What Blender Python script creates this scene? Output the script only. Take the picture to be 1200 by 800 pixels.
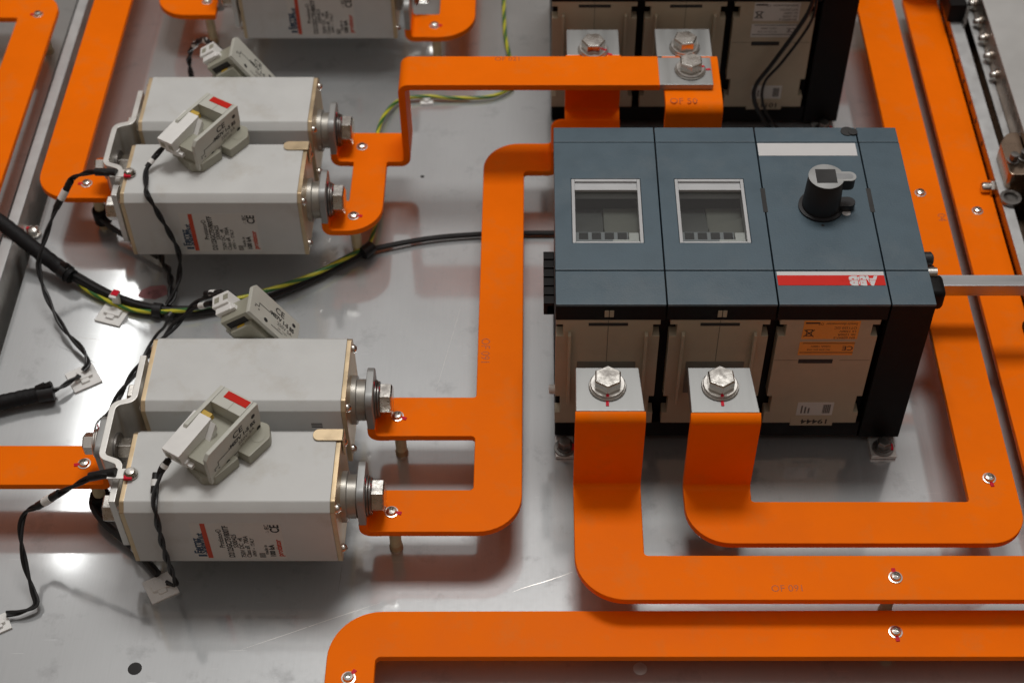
import bpy, bmesh, math, random
from mathutils import Matrix, Vector
random.seed(7)
R = math.radians
S = 0.01                      # everything below is written in centimetres
for o in list(bpy.data.objects): bpy.data.objects.remove(o)
sc = bpy.context.scene
C = sc.collection

# ------------------------------------------------------------------ camera
cd = bpy.data.cameras.new('camera'); cam = bpy.data.objects.new('camera', cd); C.objects.link(cam)
cam.location = (0, -59.73*S, 78.1*S)
cam.rotation_euler = (R(90-48.84), 0, 0)
cd.sensor_width = 36; cd.lens = 54.0
cd.shift_x = -26/1200
cd.clip_start = 0.02; cd.clip_end = 100
cd.dof.use_dof = True; cd.dof.focus_distance = 0.90; cd.dof.aperture_fstop = 9.0
sc.camera = cam

# ------------------------------------------------------------------ world and lamps (indoor ceiling light)
w = bpy.data.worlds.new('World'); sc.world = w; w.use_nodes = True
bg = w.node_tree.nodes['Background']; bg.inputs[0].default_value = (1.0, 0.66, 0.42, 1); bg.inputs[1].default_value = 0.11

def area(name, loc, target, sx, sy, power, col=(1, .96, .9)):
    l = bpy.data.lights.new(name, 'AREA'); l.shape = 'RECTANGLE'; l.size = sx; l.size_y = sy
    l.energy = power; l.color = col
    o = bpy.data.objects.new(name, l); C.objects.link(o); o.location = loc
    d = Vector(target) - Vector(loc)
    o.rotation_euler = (math.atan2(d.y, -d.z), 0, 0)   # tilt about x only; size stays along x, size_y along y
    return o
area('ceiling_lamp', (0.10, 0.80, 2.45), (0, 0.1, 0), 0.9, 0.5, 31, (1, .98, .95))
area('bright_ceiling', (0.0, 0.7, 2.9), (0, 0.7, 0), 6.0, 6.4, 44, (.98, .985, 1))
area('fluorescent_tube', (-1.18, 2.05, 2.5), (-1.18, 2.05, 0), 0.05, 1.05, 2.6, (1, .98, .95))

sc.view_settings.view_transform = 'Standard'; sc.view_settings.look = 'None'
sc.view_settings.exposure = -0.12; sc.view_settings.gamma = 1; sc.view_settings.use_curve_mapping = False
sc.render.engine = 'CYCLES'
sc.render.resolution_x = 1024; sc.render.resolution_y = 682

# ------------------------------------------------------------------ materials
def mat(name, col, rough=.5, metal=0., spec=.5, var=.06, vscale=60., bump=0., bscale=400., rvar=.1, coat=0., dirt=None, dscale=14., damt=.5, stretch=None, aniso=0.):
    m = bpy.data.materials.new(name); m.use_nodes = True
    nt = m.node_tree; N = nt.nodes; Lk = nt.links; p = N['Principled BSDF']
    p.inputs['Metallic'].default_value = metal; p.inputs['Specular IOR Level'].default_value = spec
    p.inputs['Coat Weight'].default_value = coat; p.inputs['Coat Roughness'].default_value = .25
    tc = N.new('ShaderNodeTexCoord'); mp = N.new('ShaderNodeMapping'); Lk.new(tc.outputs['Object'], mp.inputs[0])
    if stretch: mp.inputs['Scale'].default_value = stretch
    nz = N.new('ShaderNodeTexNoise'); nz.inputs['Scale'].default_value = vscale; nz.inputs['Detail'].default_value = 6; nz.inputs['Roughness'].default_value = .6
    Lk.new(mp.outputs[0], nz.inputs['Vector'])
    mr = N.new('ShaderNodeMapRange'); mr.inputs['From Min'].default_value = .3; mr.inputs['From Max'].default_value = .7
    mr.inputs['To Min'].default_value = 1-var; mr.inputs['To Max'].default_value = 1+var; Lk.new(nz.outputs[0], mr.inputs[0])
    mul = N.new('ShaderNodeMix'); mul.data_type = 'RGBA'; mul.blend_type = 'MULTIPLY'; mul.inputs[0].default_value = 1
    mul.inputs[6].default_value = (*col, 1); Lk.new(mr.outputs[0], mul.inputs[7]); out = mul.outputs[2]
    if dirt:
        n2 = N.new('ShaderNodeTexNoise'); n2.inputs['Scale'].default_value = dscale; n2.inputs['Detail'].default_value = 8; n2.inputs['Roughness'].default_value = .68
        Lk.new(tc.outputs['Object'], n2.inputs['Vector'])
        r2 = N.new('ShaderNodeMapRange'); r2.inputs['From Min'].default_value = .52; r2.inputs['From Max'].default_value = .78
        r2.inputs['To Max'].default_value = damt; Lk.new(n2.outputs[0], r2.inputs[0])
        mx = N.new('ShaderNodeMix'); mx.data_type = 'RGBA'; Lk.new(r2.outputs[0], mx.inputs[0]); Lk.new(out, mx.inputs[6]); mx.inputs[7].default_value = (*dirt, 1); out = mx.outputs[2]
    Lk.new(out, p.inputs['Base Color'])
    r3 = N.new('ShaderNodeMapRange'); r3.inputs['From Min'].default_value = .3; r3.inputs['From Max'].default_value = .7
    r3.inputs['To Min'].default_value = max(.02, rough-rvar); r3.inputs['To Max'].default_value = min(1, rough+rvar)
    Lk.new(nz.outputs[0], r3.inputs[0]); Lk.new(r3.outputs[0], p.inputs['Roughness'])
    if bump:
        n3 = N.new('ShaderNodeTexNoise'); n3.inputs['Scale'].default_value = bscale; n3.inputs['Detail'].default_value = 3
        Lk.new(mp.outputs[0], n3.inputs['Vector'])
        b = N.new('ShaderNodeBump'); b.inputs['Strength'].default_value = bump; b.inputs['Distance'].default_value = .0004
        Lk.new(n3.outputs[0], b.inputs['Height']); Lk.new(b.outputs[0], p.inputs['Normal'])
    return m
M = {}
M['orange'] = mat('orange_insulation', (.96, .172, .0), .5, spec=.05, var=.06, vscale=16, bump=.16, bscale=320, rvar=.08, dirt=(.74, .20, .03), dscale=42, damt=.6)
M['bare'] = mat('bare_tinned_copper', (.33, .335, .33), .46, .5, var=.07, vscale=120, bump=.12, bscale=600, stretch=(1, .1, 1))
M['steel'] = mat('zinc_plated_steel', (.66, .64, .60), .26, 1., var=.10, vscale=220, bump=.15, bscale=500)
M['washer'] = mat('washer_steel', (.60, .58, .55), .34, 1., var=.1, vscale=200)
M['darksteel'] = mat('dark_and_shaded_steel', (.20, .19, .18), .35, .9, var=.2, vscale=200)  # dark bolts and straps; on fuse washers the colour carries shade
M['zinc'] = mat('zinc_bracket', (.70, .69, .66), .40, .75, var=.08, vscale=70, bump=.1, dirt=(.40, .36, .28), dscale=30, damt=.45)
M['dullzinc'] = mat('dull_zinc_spacer', (.40, .385, .35), .42, .7, var=.12, vscale=80)
M['brass'] = mat('yellow_passivated_plate', (.60, .47, .30), .38, .7, var=.12, vscale=60, dirt=(.45, .25, .08), dscale=40, damt=.6)
M['ceramic'] = mat('fuse_ceramic', (.585, .595, .585), .45, var=.05, vscale=30, bump=.12, bscale=240, dirt=(.38, .33, .25), dscale=26, damt=.55)
M['fibre'] = mat('nylon_standoff', (.62, .54, .34), .5, var=.15, vscale=80)
M['cap'] = mat('slate_plastic', (.062, .101, .130), .46, spec=.45, var=.09, vscale=45, bump=.35, bscale=900, rvar=.08, dirt=(.125, .15, .165), dscale=20, damt=.55)
M['black'] = mat('black_plastic', (.007, .006, .006), .5, spec=.14, var=.2, vscale=80, bump=.1)
M['knob'] = mat('knob_plastic', (.018, .018, .020), .42, spec=.4, var=.1, vscale=80)
M['knobrim'] = mat('worn_knob_rim', (.34, .35, .35), .5, var=.1, vscale=120)
M['cream'] = mat('beige_plastic', (.46, .395, .29), .5, spec=.35, var=.05, vscale=50, bump=.08, dirt=(.27, .24, .19), dscale=30, damt=.35)
M['creamdark'] = mat('olive_plastic_and_shade', (.14, .135, .11), .5, var=.1, vscale=50)  # seams and blade covers, also the painted bar shadow under the terminals
M['frame'] = mat('window_frame', (.46, .47, .48), .4, var=.04, vscale=60)
M['interior'] = mat('arc_chamber_grey', (.075, .075, .07), .6, var=.2, vscale=40)
M['contact'] = mat('contact_comb_grey', (.27, .28, .29), .5, var=.1)
M['white'] = mat('white_plastic', (.80, .80, .78), .42, spec=.4, var=.04, vscale=80, bump=.05)
M['msw'] = mat('grey_white_plastic', (.53, .535, .48), .42, spec=.4, var=.04, vscale=80, bump=.05)
M['olive'] = mat('olive_grey_plastic', (.34, .335, .27), .45, var=.05, vscale=80)
M['yellow'] = mat('yellow_clip', (.55, .36, .04), .4)
M['red'] = mat('red_plastic', (.55, .020, .012), .5, spec=.1, var=.05)
M['redpaint'] = mat('red_marker_paint', (.62, .008, .03), .45, spec=.15, var=.1)
M['logored'] = mat('red_print', (.62, .028, .020), .5, spec=.1, var=.03)
M['paper'] = mat('white_label', (.60, .60, .60), .5, var=.03)
M['sticker'] = mat('fuse_sticker', (.62, .61, .58), .45, var=.03)
M['orangelabel'] = mat('orange_label', (.80, .33, .05), .5, var=.03)
M['ink'] = mat('black_ink', (.02, .02, .02), .6, var=0)
M['inkgrey'] = mat('grey_ink', (.13, .12, .11), .6, var=.2)
M['inkblue'] = mat('blue_ink', (.03, .06, .11), .6, var=0)
M['inkred'] = mat('red_ink', (.55, .06, .02), .6, var=0)
M['inkpen'] = mat('pen_ink', (.50, .095, .005), .6, var=.3, vscale=400)
M['wire'] = mat('black_wire', (.010, .010, .011), .42, spec=.45, var=.2, bump=.1)
M['sleeve'] = mat('black_braided_sleeve', (.008, .008, .009), .6, spec=.25, var=.3, vscale=500, bump=.8, bscale=1200)
M['green'] = mat('green_insulation', (.035, .14, .03), .4, var=.1)
M['yel'] = mat('yellow_insulation', (.55, .52, .03), .4, var=.1)
M['alu'] = mat('square_rod_steel', (.44, .45, .46), .32, .95, var=.05, vscale=120, stretch=(.05, 1, 1))
M['mirror'] = mat('reflection_tinted_steel', (.32, .24, .18), .28, 1., var=.06, vscale=60)  # brown of the reflected bars is put into the base colour
M['galv'] = mat('galvanised_flange', (.52, .53, .53), .5, .55, var=.08, vscale=80)
M['panel'] = mat('grey_side_panel', (.46, .46, .45), .5, .3, var=.04, vscale=30)
M['smear'] = mat('thin_red_marker_smear', (.42, .20, .21), .30, .6, var=.35, vscale=120)
M['hole'] = mat('dark_hole', (.02, .02, .02), .7)

def plate_material():
    m = bpy.data.materials.new('stainless_plate'); m.use_nodes = True
    nt = m.node_tree; N = nt.nodes; Lk = nt.links; out = N['Material Output']; p = N['Principled BSDF']
    tc = N.new('ShaderNodeTexCoord')
    def noise(scale, det=6, rough=.6, vec=None, dist=0):
        n = N.new('ShaderNodeTexNoise'); n.inputs['Scale'].default_value = scale; n.inputs['Detail'].default_value = det
        n.inputs['Roughness'].default_value = rough; n.inputs['Distortion'].default_value = dist
        Lk.new(vec or tc.outputs['Object'], n.inputs['Vector']); return n.outputs[0]
    def rng(v, a, b, c, d):
        r = N.new('ShaderNodeMapRange'); r.inputs[1].default_value = a; r.inputs[2].default_value = b
        r.inputs[3].default_value = c; r.inputs[4].default_value = d; Lk.new(v, r.inputs[0]); return r.outputs[0]
    def math_(op, a, b):
        x = N.new('ShaderNodeMath'); x.operation = op
        for i, v in enumerate((a, b)):
            if isinstance(v, (int, float)): x.inputs[i].default_value = v
            else: Lk.new(v, x.inputs[i])
        return x.outputs[0]
    big = noise(6, 5, .6, dist=.6); mid = noise(38, 7, .7); fine = noise(260, 4, .6)
    mp = N.new('ShaderNodeMapping'); mp.inputs['Scale'].default_value = (1, .035, 1); mp.inputs['Rotation'].default_value = (0, 0, R(3)); Lk.new(tc.outputs['Object'], mp.inputs[0])
    brush = noise(900, 3, .6, mp.outputs[0])
    # smudges and small stains
    sm = rng(mid, .56, .76, 0, 1)
    val = math_('ADD', rng(big, .3, .7, .92, 1.05), math_('MULTIPLY', sm, -.26))
    val = math_('MULTIPLY', val, rng(brush, .2, .8, .97, 1.03))
    mp2 = N.new('ShaderNodeMapping'); mp2.inputs['Rotation'].default_value = (0, 0, R(-27)); mp2.inputs['Scale'].default_value = (4, 90, 1); Lk.new(tc.outputs['Object'], mp2.inputs[0])
    scr = rng(noise(9, 2, .5, mp2.outputs[0]), .735, .745, 0, 1)
    val = math_('ADD', val, math_('MULTIPLY', scr, .22))
    col = N.new('ShaderNodeMix'); col.data_type = 'RGBA'; col.blend_type = 'MULTIPLY'; col.inputs[0].default_value = 1
    col.inputs[6].default_value = (.555, .575, .585, 1); Lk.new(val, col.inputs[7])
    Lk.new(col.outputs[2], p.inputs['Base Color'])
    p.inputs['Metallic'].default_value = .58
    ro = math_('ADD', rng(big, .3, .7, .40, .50), math_('MULTIPLY', sm, .10)); ro = math_('ADD', ro, rng(fine, .3, .7, -.02, .02))
    Lk.new(ro, p.inputs['Roughness'])
    b = N.new('ShaderNodeBump'); b.inputs['Strength'].default_value = .06; b.inputs['Distance'].default_value = .0003
    Lk.new(math_('ADD', fine, math_('MULTIPLY', brush, .6)), b.inputs['Height']); Lk.new(b.outputs[0], p.inputs['Normal'])
    g = N.new('ShaderNodeBsdfGlossy'); Lk.new(col.outputs[2], g.inputs['Color']); Lk.new(rng(big, .3, .7, .075, .115), g.inputs['Roughness'])
    mx = N.new('ShaderNodeMixShader'); mx.inputs[0].default_value = .50
    Lk.new(p.outputs[0], mx.inputs[1]); Lk.new(g.outputs[0], mx.inputs[2]); Lk.new(mx.outputs[0], out.inputs[0])
    return m
M['plate'] = plate_material()
def glass_material():
    m = bpy.data.materials.new('clear_window_pane'); m.use_nodes = True
    nt = m.node_tree; N = nt.nodes; Lk = nt.links; N.remove(N['Principled BSDF'])
    t = N.new('ShaderNodeBsdfTransparent'); t.inputs[0].default_value = (.86, .88, .88, 1)
    g = N.new('ShaderNodeBsdfGlossy'); g.inputs['Roughness'].default_value = .06
    mx = N.new('ShaderNodeMixShader'); mx.inputs[0].default_value = .05; Lk.new(t.outputs[0], mx.inputs[1]); Lk.new(g.outputs[0], mx.inputs[2])
    Lk.new(mx.outputs[0], N['Material Output'].inputs[0]); return m
M['glass'] = glass_material()

# ------------------------------------------------------------------ helpers
OFF = {}
def thing(name, label, cat, loc=(0, 0, 0), group=None, world=False, rot=None):
    o = bpy.data.objects.new(name, None); C.objects.link(o)
    o.empty_display_size = .01
    o.location = [v*S for v in loc]
    if rot is not None: o.rotation_euler = rot
    OFF[o] = Vector(loc) if world else Vector((0, 0, 0))
    tag(o, label, cat, group); return o
def tag(o, label=None, cat=None, group=None, kind=None):
    if label: o['label'] = label
    if cat: o['category'] = cat
    if group: o['group'] = group
    if kind: o['kind'] = kind
    return o
def fillet(pts, n=6):
    out = []; k = len(pts)
    for i, q in enumerate(pts):
        r = q[2] if len(q) > 2 else 0
        p = Vector(q[:2])
        if r <= 0: out.append(tuple(p)); continue
        a = Vector(pts[i-1][:2]); b = Vector(pts[(i+1) % k][:2])
        da = (a-p).normalized(); db = (b-p).normalized(); ang = da.angle(db)
        t = r/math.tan(ang/2); c = p+(da+db).normalized()*(r/math.sin(ang/2))
        s = p+da*t-c; e = p+db*t-c
        a0 = math.atan2(s.y, s.x); a1 = math.atan2(e.y, e.x); d = (a1-a0+math.pi) % (2*math.pi)-math.pi
        for j in range(n+1):
            an = a0+d*j/n; out.append((c.x+r*math.cos(an), c.y+r*math.sin(an)))
    return out
def ribbon(path, th, n=5):
    """open 2-D centre path [(u,v,r)] -> closed outline of thickness th; path is the OUTER line, thickness to its right"""
    ext = []
    k = len(path)
    for i, q in enumerate(path):
        r = q[2] if len(q) > 2 else 0
        p = Vector(q[:2])
        if r <= 0 or i in (0, k-1): ext.append(p); continue
        a = Vector(path[i-1][:2]); b = Vector(path[i+1][:2])
        da = (a-p).normalized(); db = (b-p).normalized(); ang = da.angle(db)
        t = r/math.tan(ang/2); c = p+(da+db).normalized()*(r/math.sin(ang/2))
        s = p+da*t-c; e = p+db*t-c; a0 = math.atan2(s.y, s.x); a1 = math.atan2(e.y, e.x); d = (a1-a0+math.pi) % (2*math.pi)-math.pi
        for j in range(n+1): ext.append(Vector((c.x+r*math.cos(a0+d*j/n), c.y+r*math.sin(a0+d*j/n))))
    L, Rr = [], []
    for i, p in enumerate(ext):
        t1 = (ext[i]-ext[i-1]).normalized() if i else None
        t2 = (ext[i+1]-ext[i]).normalized() if i < len(ext)-1 else None
        t = (t1+t2).normalized() if t1 and t2 else (t1 or t2)
        sc_ = 1/max(.4, t.dot(t1)) if t1 and t2 else 1
        nrm = Vector((-t.y, t.x))*th/2*sc_
        L.append(p+nrm); Rr.append(p-nrm)
    return [tuple(p) for p in L]+[tuple(p) for p in reversed(Rr)]
def catmull(pts, sub=6):
    P = [Vector(p) for p in pts]; out = []
    for i in range(len(P)-1):
        p0 = P[i-1] if i else P[0]*2-P[1]; p1 = P[i]; p2 = P[i+1]; p3 = P[i+2] if i+2 < len(P) else P[-1]*2-P[-2]
        for j in range(sub):
            t = j/sub
            out.append(.5*((2*p1)+(p2-p0)*t+(2*p0-5*p1+4*p2-p3)*t*t+(3*p1-p0-3*p2+p3)*t**3))
    out.append(P[-1]); return out
def frames(path):
    T = []
    for i in range(len(path)):
        a = path[max(0, i-1)]; b = path[min(len(path)-1, i+1)]; T.append((b-a).normalized())
    n = T[0].orthogonal().normalized(); fr = []
    for t in T:
        n = (n-t*n.dot(t)).normalized(); fr.append((t, n, t.cross(n)))
    return fr
class MB:
    def __init__(s): s.v = []; s.f = []; s.mi = []; s.T = Matrix.Identity(4)
    def add(s, vs, fs, mi=0):
        b = len(s.v); s.v += [s.T @ Vector(v) for v in vs]; s.f += [[b+i for i in f] for f in fs]
        s.mi += (mi if isinstance(mi, list) else [mi]*len(fs)); return s
    def box(s, x0, x1, y0, y1, z0, z1):
        vs = [(x, y, z) for z in (z0, z1) for x, y in ((x0, y0), (x1, y0), (x1, y1), (x0, y1))]
        return s.add(vs, [(3, 2, 1, 0), (4, 5, 6, 7), (0, 1, 5, 4), (1, 2, 6, 5), (2, 3, 7, 6), (3, 0, 4, 7)])
    def prism(s, poly, a, b, axis='z'):
        n = len(poly)
        def m(p, h):
            return {'z': (p[0], p[1], h), 'y': (p[0], h, p[1]), 'x': (h, p[0], p[1])}[axis]
        vs = [m(p, a) for p in poly]+[m(p, b) for p in poly]
        fs = [list(range(n))[::-1], [n+i for i in range(n)]]+[(i, (i+1) % n, n+(i+1) % n, n+i) for i in range(n)]
        return s.add(vs, fs)
    def lathe(s, prof, n=20, hexa=False, rot=0):
        vs = []; fs = []
        for r, z in prof:
            for k in range(n):
                a = 2*math.pi*k/n+rot; vs.append((r*math.cos(a), r*math.sin(a), z))
        for i in range(len(prof)-1):
            for k in range(n): fs.append((i*n+k, i*n+(k+1) % n, (i+1)*n+(k+1) % n, (i+1)*n+k))
        fs.append([k for k in range(n)][::-1]); fs.append([(len(prof)-1)*n+k for k in range(n)])
        return s.add(vs, fs)
    def tube(s, path, r, n=8, stripe=0, turns=1.0):
        path = [Vector(p) for p in path]; fr = frames(path); vs = []; fs = []; mi = []; L = 0
        for i, (p, (t, a, b)) in enumerate(zip(path, fr)):
            if i: L += (path[i]-path[i-1]).length
            rr = r(i/(len(path)-1)) if callable(r) else r
            for k in range(n):
                an = 2*math.pi*k/n+(L*turns if stripe else 0); vs.append(p+(a*math.cos(an)+b*math.sin(an))*rr)
        for i in range(len(path)-1):
            for k in range(n):
                fs.append((i*n+k, i*n+(k+1) % n, (i+1)*n+(k+1) % n, (i+1)*n+k)); mi.append(1 if stripe and (k % (n//2)) < stripe else 0)
        fs.append(list(range(n))[::-1]); fs.append([(len(path)-1)*n+k for k in range(n)]); mi += [0, 0]
        return s.add(vs, fs, mi)
    def build(s, name, m, parent=None, bevel=0, seg=2, smooth=True, angle=38, keep=None):
        off = OFF.get(parent, Vector((0, 0, 0)))
        me = bpy.data.meshes.new(name)
        me.from_pydata([(v-off)*S for v in s.v], [], s.f)
        for x in (m if isinstance(m, (list, tuple)) else [m]): me.materials.append(M[x])
        for p, i in zip(me.polygons, s.mi): p.material_index = i
        bm = bmesh.new(); bm.from_mesh(me)
        bmesh.ops.recalc_face_normals(bm, faces=bm.faces)
        if bevel:
            es = []
            for e in bm.edges:
                if len(e.link_faces) != 2: continue
                if e.calc_face_angle(0) < R(28): continue
                mid = (e.verts[0].co+e.verts[1].co)/2/S+off
                if keep and keep(mid, e): continue
                es.append(e)
            bmesh.ops.bevel(bm, geom=es, offset=bevel*S, segments=seg, profile=.5, affect='EDGES', clamp_overlap=True)
        bm.to_mesh(me); bm.free()
        if smooth:
            me.polygons.foreach_set('use_smooth', [True]*len(me.polygons)); me.set_sharp_from_angle(angle=R(angle))
        o = bpy.data.objects.new(name, me); C.objects.link(o)
        if bevel and smooth:
            wn = o.modifiers.new('weighted_normal', 'WEIGHTED_NORMAL'); wn.keep_sharp = True; wn.weight = 80
        if parent is not None: o.parent = parent; OFF[o] = off
        return o
def mb(): return MB()
def at(M4):
    b = MB(); b.T = M4; return b
def Tm(x, y, z): return Matrix.Translation((x, y, z))
def RX(a): return Matrix.Rotation(R(a), 4, 'X')
def RY(a): return Matrix.Rotation(R(a), 4, 'Y')
def RZ(a): return Matrix.Rotation(R(a), 4, 'Z')
def text(s, size, M4, m, parent, name='lettering', align='LEFT', bold=0., sx=1.):
    cu = bpy.data.curves.new(name, 'FONT'); cu.body = s; cu.size = 1; cu.align_x = align; cu.align_y = 'CENTER'; cu.offset = bold; cu.resolution_u = 3
    t = bpy.data.objects.new(name, cu); me = bpy.data.meshes.new_from_object(t); bpy.data.objects.remove(t)
    b = MB(); b.T = M4 @ Matrix.Diagonal((size*sx, size, size, 1))
    b.add([v.co for v in me.vertices], [list(p.vertices) for p in me.polygons])
    return b.build(name, m, parent, smooth=False)

# ------------------------------------------------------------------ fasteners (all in local z-up frames, mapped by a matrix)
def washer_prof(r, h): return [(r*.3, 0), (r-.04, 0), (r, .04), (r, h-.04), (r-.04, h), (r*.3, h)]
def hex_bolt(Mx, parent, name='hex_bolt', rw=1.08, rh=.84, hh=.66, mark=None, dark=False, hrot=0):
    """big flat washer, spring washer and hexagonal head"""
    b = at(Mx); b.lathe([(rh*.98, .3), (rh*.98, .32), (rh, .34), (rh, .30+hh-.08), (rh*.90, .30+hh), (.05, .30+hh+.015)], 6, rot=R(hrot))
    o = b.build(name, 'steel', parent, bevel=.035, angle=30)
    w_ = at(Mx); w_.lathe(washer_prof(rw, .15), 28); w_.T = Mx @ Tm(0, 0, .15); w_.lathe(washer_prof(rw*.93, .15), 28)
    w_.build('washer', 'darksteel' if dark else 'washer', o)  # the fuse washers' shaded side is put into a darker steel
    if mark is not None:
        k = at(Mx @ RZ(mark))
        k.box(rw*.78, rw*.90, -.09, .09, .12, .318).box(rw*.5, rw*.87, -.08, .08, .302, .315).box(rw*.96, rw+.34, -.085, .085, -.01, .035)
        k.build('paint_mark', 'redpaint', o, bevel=.01)
    return o
def pan_screw(x, y, z, parent, mark=0, r=.32, name='screw'):
    b = at(Tm(x, y, z)); b.lathe([(r*1.25, 0), (r*1.25, .05), (r, .06), (r*.98, .12), (r*.8, .22), (r*.42, .26), (r*.36, .12), (.02, .12)], 18)
    o = b.build(name, 'steel', parent)
    if mark is not None:
        a = R(mark); dx, dy = math.cos(a), math.sin(a)
        k = at(Tm(x+dx*(r*1.25+.05), y+dy*(r*1.25+.05), z) @ RZ(mark)); k.box(-.19, .16, -.11, .11, 0, .06)
        k.build('paint_mark', 'redpaint', o, bevel=.02)
    return o
def standoff(x, y, ztop, parent):
    b = at(Tm(x, y, 0)); b.lathe([(.36, .42), (.36, ztop)], 14)
    o = b.build('standoff', 'fibre', parent)
    n = at(Tm(x, y, 0)); n.lathe([(.42, .01), (.42, .2), (.3, .42), (.2, .42)], 12); n.build('collar', 'brass', o)
    return o

# ------------------------------------------------------------------ setting
def structure(o): o['kind'] = 'structure'; return o
pl = structure(mb().box(-35.8, 33.0, -60, 75, -.3, 0).build('mounting_plate', 'plate', bevel=.05))
for (x, y, r, m) in [(-22.74, -16.17, .36, 'hole'), (6.03, -16.17, .36, 'galv'), (-8.33, 24.85, .13, 'hole')]:
    b = at(Tm(x, y, 0)); b.lathe([(r*1.12, .004), (r, .02), (.02, .02)], 18); b.build('plugged_hole', m, pl)
def scratch(x0, y0, x1, y1, wd, m='washer'):
    d = Vector((x1-x0, y1-y0)); n = Vector((-d.y, d.x)).normalized()*wd; k = 7; L, Q = [], []
    for i in range(k):
        f = i/(k-1); p = Vector((x0, y0))+d*f+n*random.uniform(-1.2, 1.2); t_ = n*math.sin(math.pi*min(.97, max(.03, f)))*random.uniform(.5, 1.1)
        L.append(tuple(p+t_)); Q.append(tuple(p-t_))
    mb().prism(L+Q[::-1], .001, .004).build('scratch', m, pl)
scratch(-1.32, -11.1, 2.3, -9.7, .035)
scratch(22.9, -5.8, 24.7, -4.9, .03, 'inkgrey')
scratch(-11.6, -11.2, -11.5, -9.1, .02, 'inkgrey'); scratch(-32.3, 8.3, -28.5, 6.2, .018, 'inkgrey'); scratch(-31.5, 9.0, -28.8, 8.6, .02)
scratch(4, 22.5, -4, 29, .015); scratch(-17, -15, -9, -11.8, .012); scratch(-6.5, 4.0, -5.0, 12, .012)
at(Tm(-26.4, 13.2, 0)).prism(fillet([(-1.2, -.6, .3), (.2, -.8, .2), (1.0, -.3, .2), (.7, .6, .25), (-.4, .45, .2), (-.9, .1, .15)], 4), .001, .003).build('paint_smear', 'smear', pl)
structure(mb().box(-90, -38.3, -60, 75, -.3, 0).build('side_plate', 'plate'))
structure(mb().box(-90, 70, -60, 75, -4.2, -4).build('cabinet_floor', 'galv'))

def left_rail():
    t = thing('mounting_rail', 'narrow pale steel rail edge running past the leftmost orange bars', 'rail', (-36.8, 15, 0), world=True)
    mb().box(-37.2, -36.42, -60, 75, 1.8, 2.0).build('rail_edge', 'galv', t, bevel=.05)
    mb().box(-37.0, -36.5, -60, 75, -4, 1.79).build('rail_web', 'zinc', t)
    mb().box(-36.44, -35.82, 17.7, 19.6, -.1, .1).build('fixing_tab', 'zinc', t, bevel=.03)
    b = at(Tm(-35.9, 18.7, .12)); b.lathe([(.5, 0), (.5, .12), (.38, .14), (.36, .5), (.2, .6), (.02, .6)], 12)
    o = b.build('screw', 'steel', t); at(Tm(-36.25, 18.8, .3)).box(-.14, .14, -.12, .12, 0, .35).build('paint_mark', 'redpaint', o, bevel=.03)
left_rail()

def right_channel():
    t = thing('channel_rail', 'polished slotted steel channel beside the two right hand orange bars', 'rail', (34, 20, 0), world=True)
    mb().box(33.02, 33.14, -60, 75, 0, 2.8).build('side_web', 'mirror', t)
    mb().box(33.02, 34.0, 21, 75, 2.8, 2.92).box(33.02, 33.75, -60, 21, 2.8, 2.92).build('flange', 'galv', t, bevel=.03)
    mb().prism([(34.55, 75), (35.08, 75), (35.08, 25.4), (34.8, 24.6), (34.55, 25.4)], 2.8, 2.92).build('flange', 'galv', t, bevel=.02)
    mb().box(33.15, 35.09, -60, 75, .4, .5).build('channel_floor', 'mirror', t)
    for (y, z) in [(43.3, 1.0), (41.3, 1.05)]:
        b = at(Tm(33.02, y, z) @ RY(-90)); b.lathe([(.42, 0), (.42, .12), (.36, .22), (.2, .33), (.02, .35)], 16); b.build('screw', 'steel', t)
    for i, y in enumerate((38.5, 35.4, 33, 30.4, 28.3, 25.8)):
        b = at(Tm(33.02, y, 2.4) @ RY(-90)); b.lathe([(.2, 0), (.2, .012), (.02, .012)], 14); b.build('punched_hole', 'hole', t)
right_channel()
def side_wall():
    t = thing('side_panel', 'pale grey sheet metal side panel with a row of screws at the right edge', 'panel', (36, 30, 0), world=True)
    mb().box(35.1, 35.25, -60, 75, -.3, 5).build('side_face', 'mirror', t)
    mb().box(35.1, 70, -60, 75, 5.0, 5.15).build('top_sheet', 'panel', t, bevel=.05)
    for y in (43.4, 41.3, 39.0, 36.9, 34.7, 32.4):
        b = at(Tm(35.1, y, 3.45) @ RY(-90)); b.lathe([(.5, 0), (.5, .1), (.34, .12), (.30, .34), (.18, .45), (.02, .46)], 16); b.build('screw', 'steel', t)
side_wall()
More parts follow.
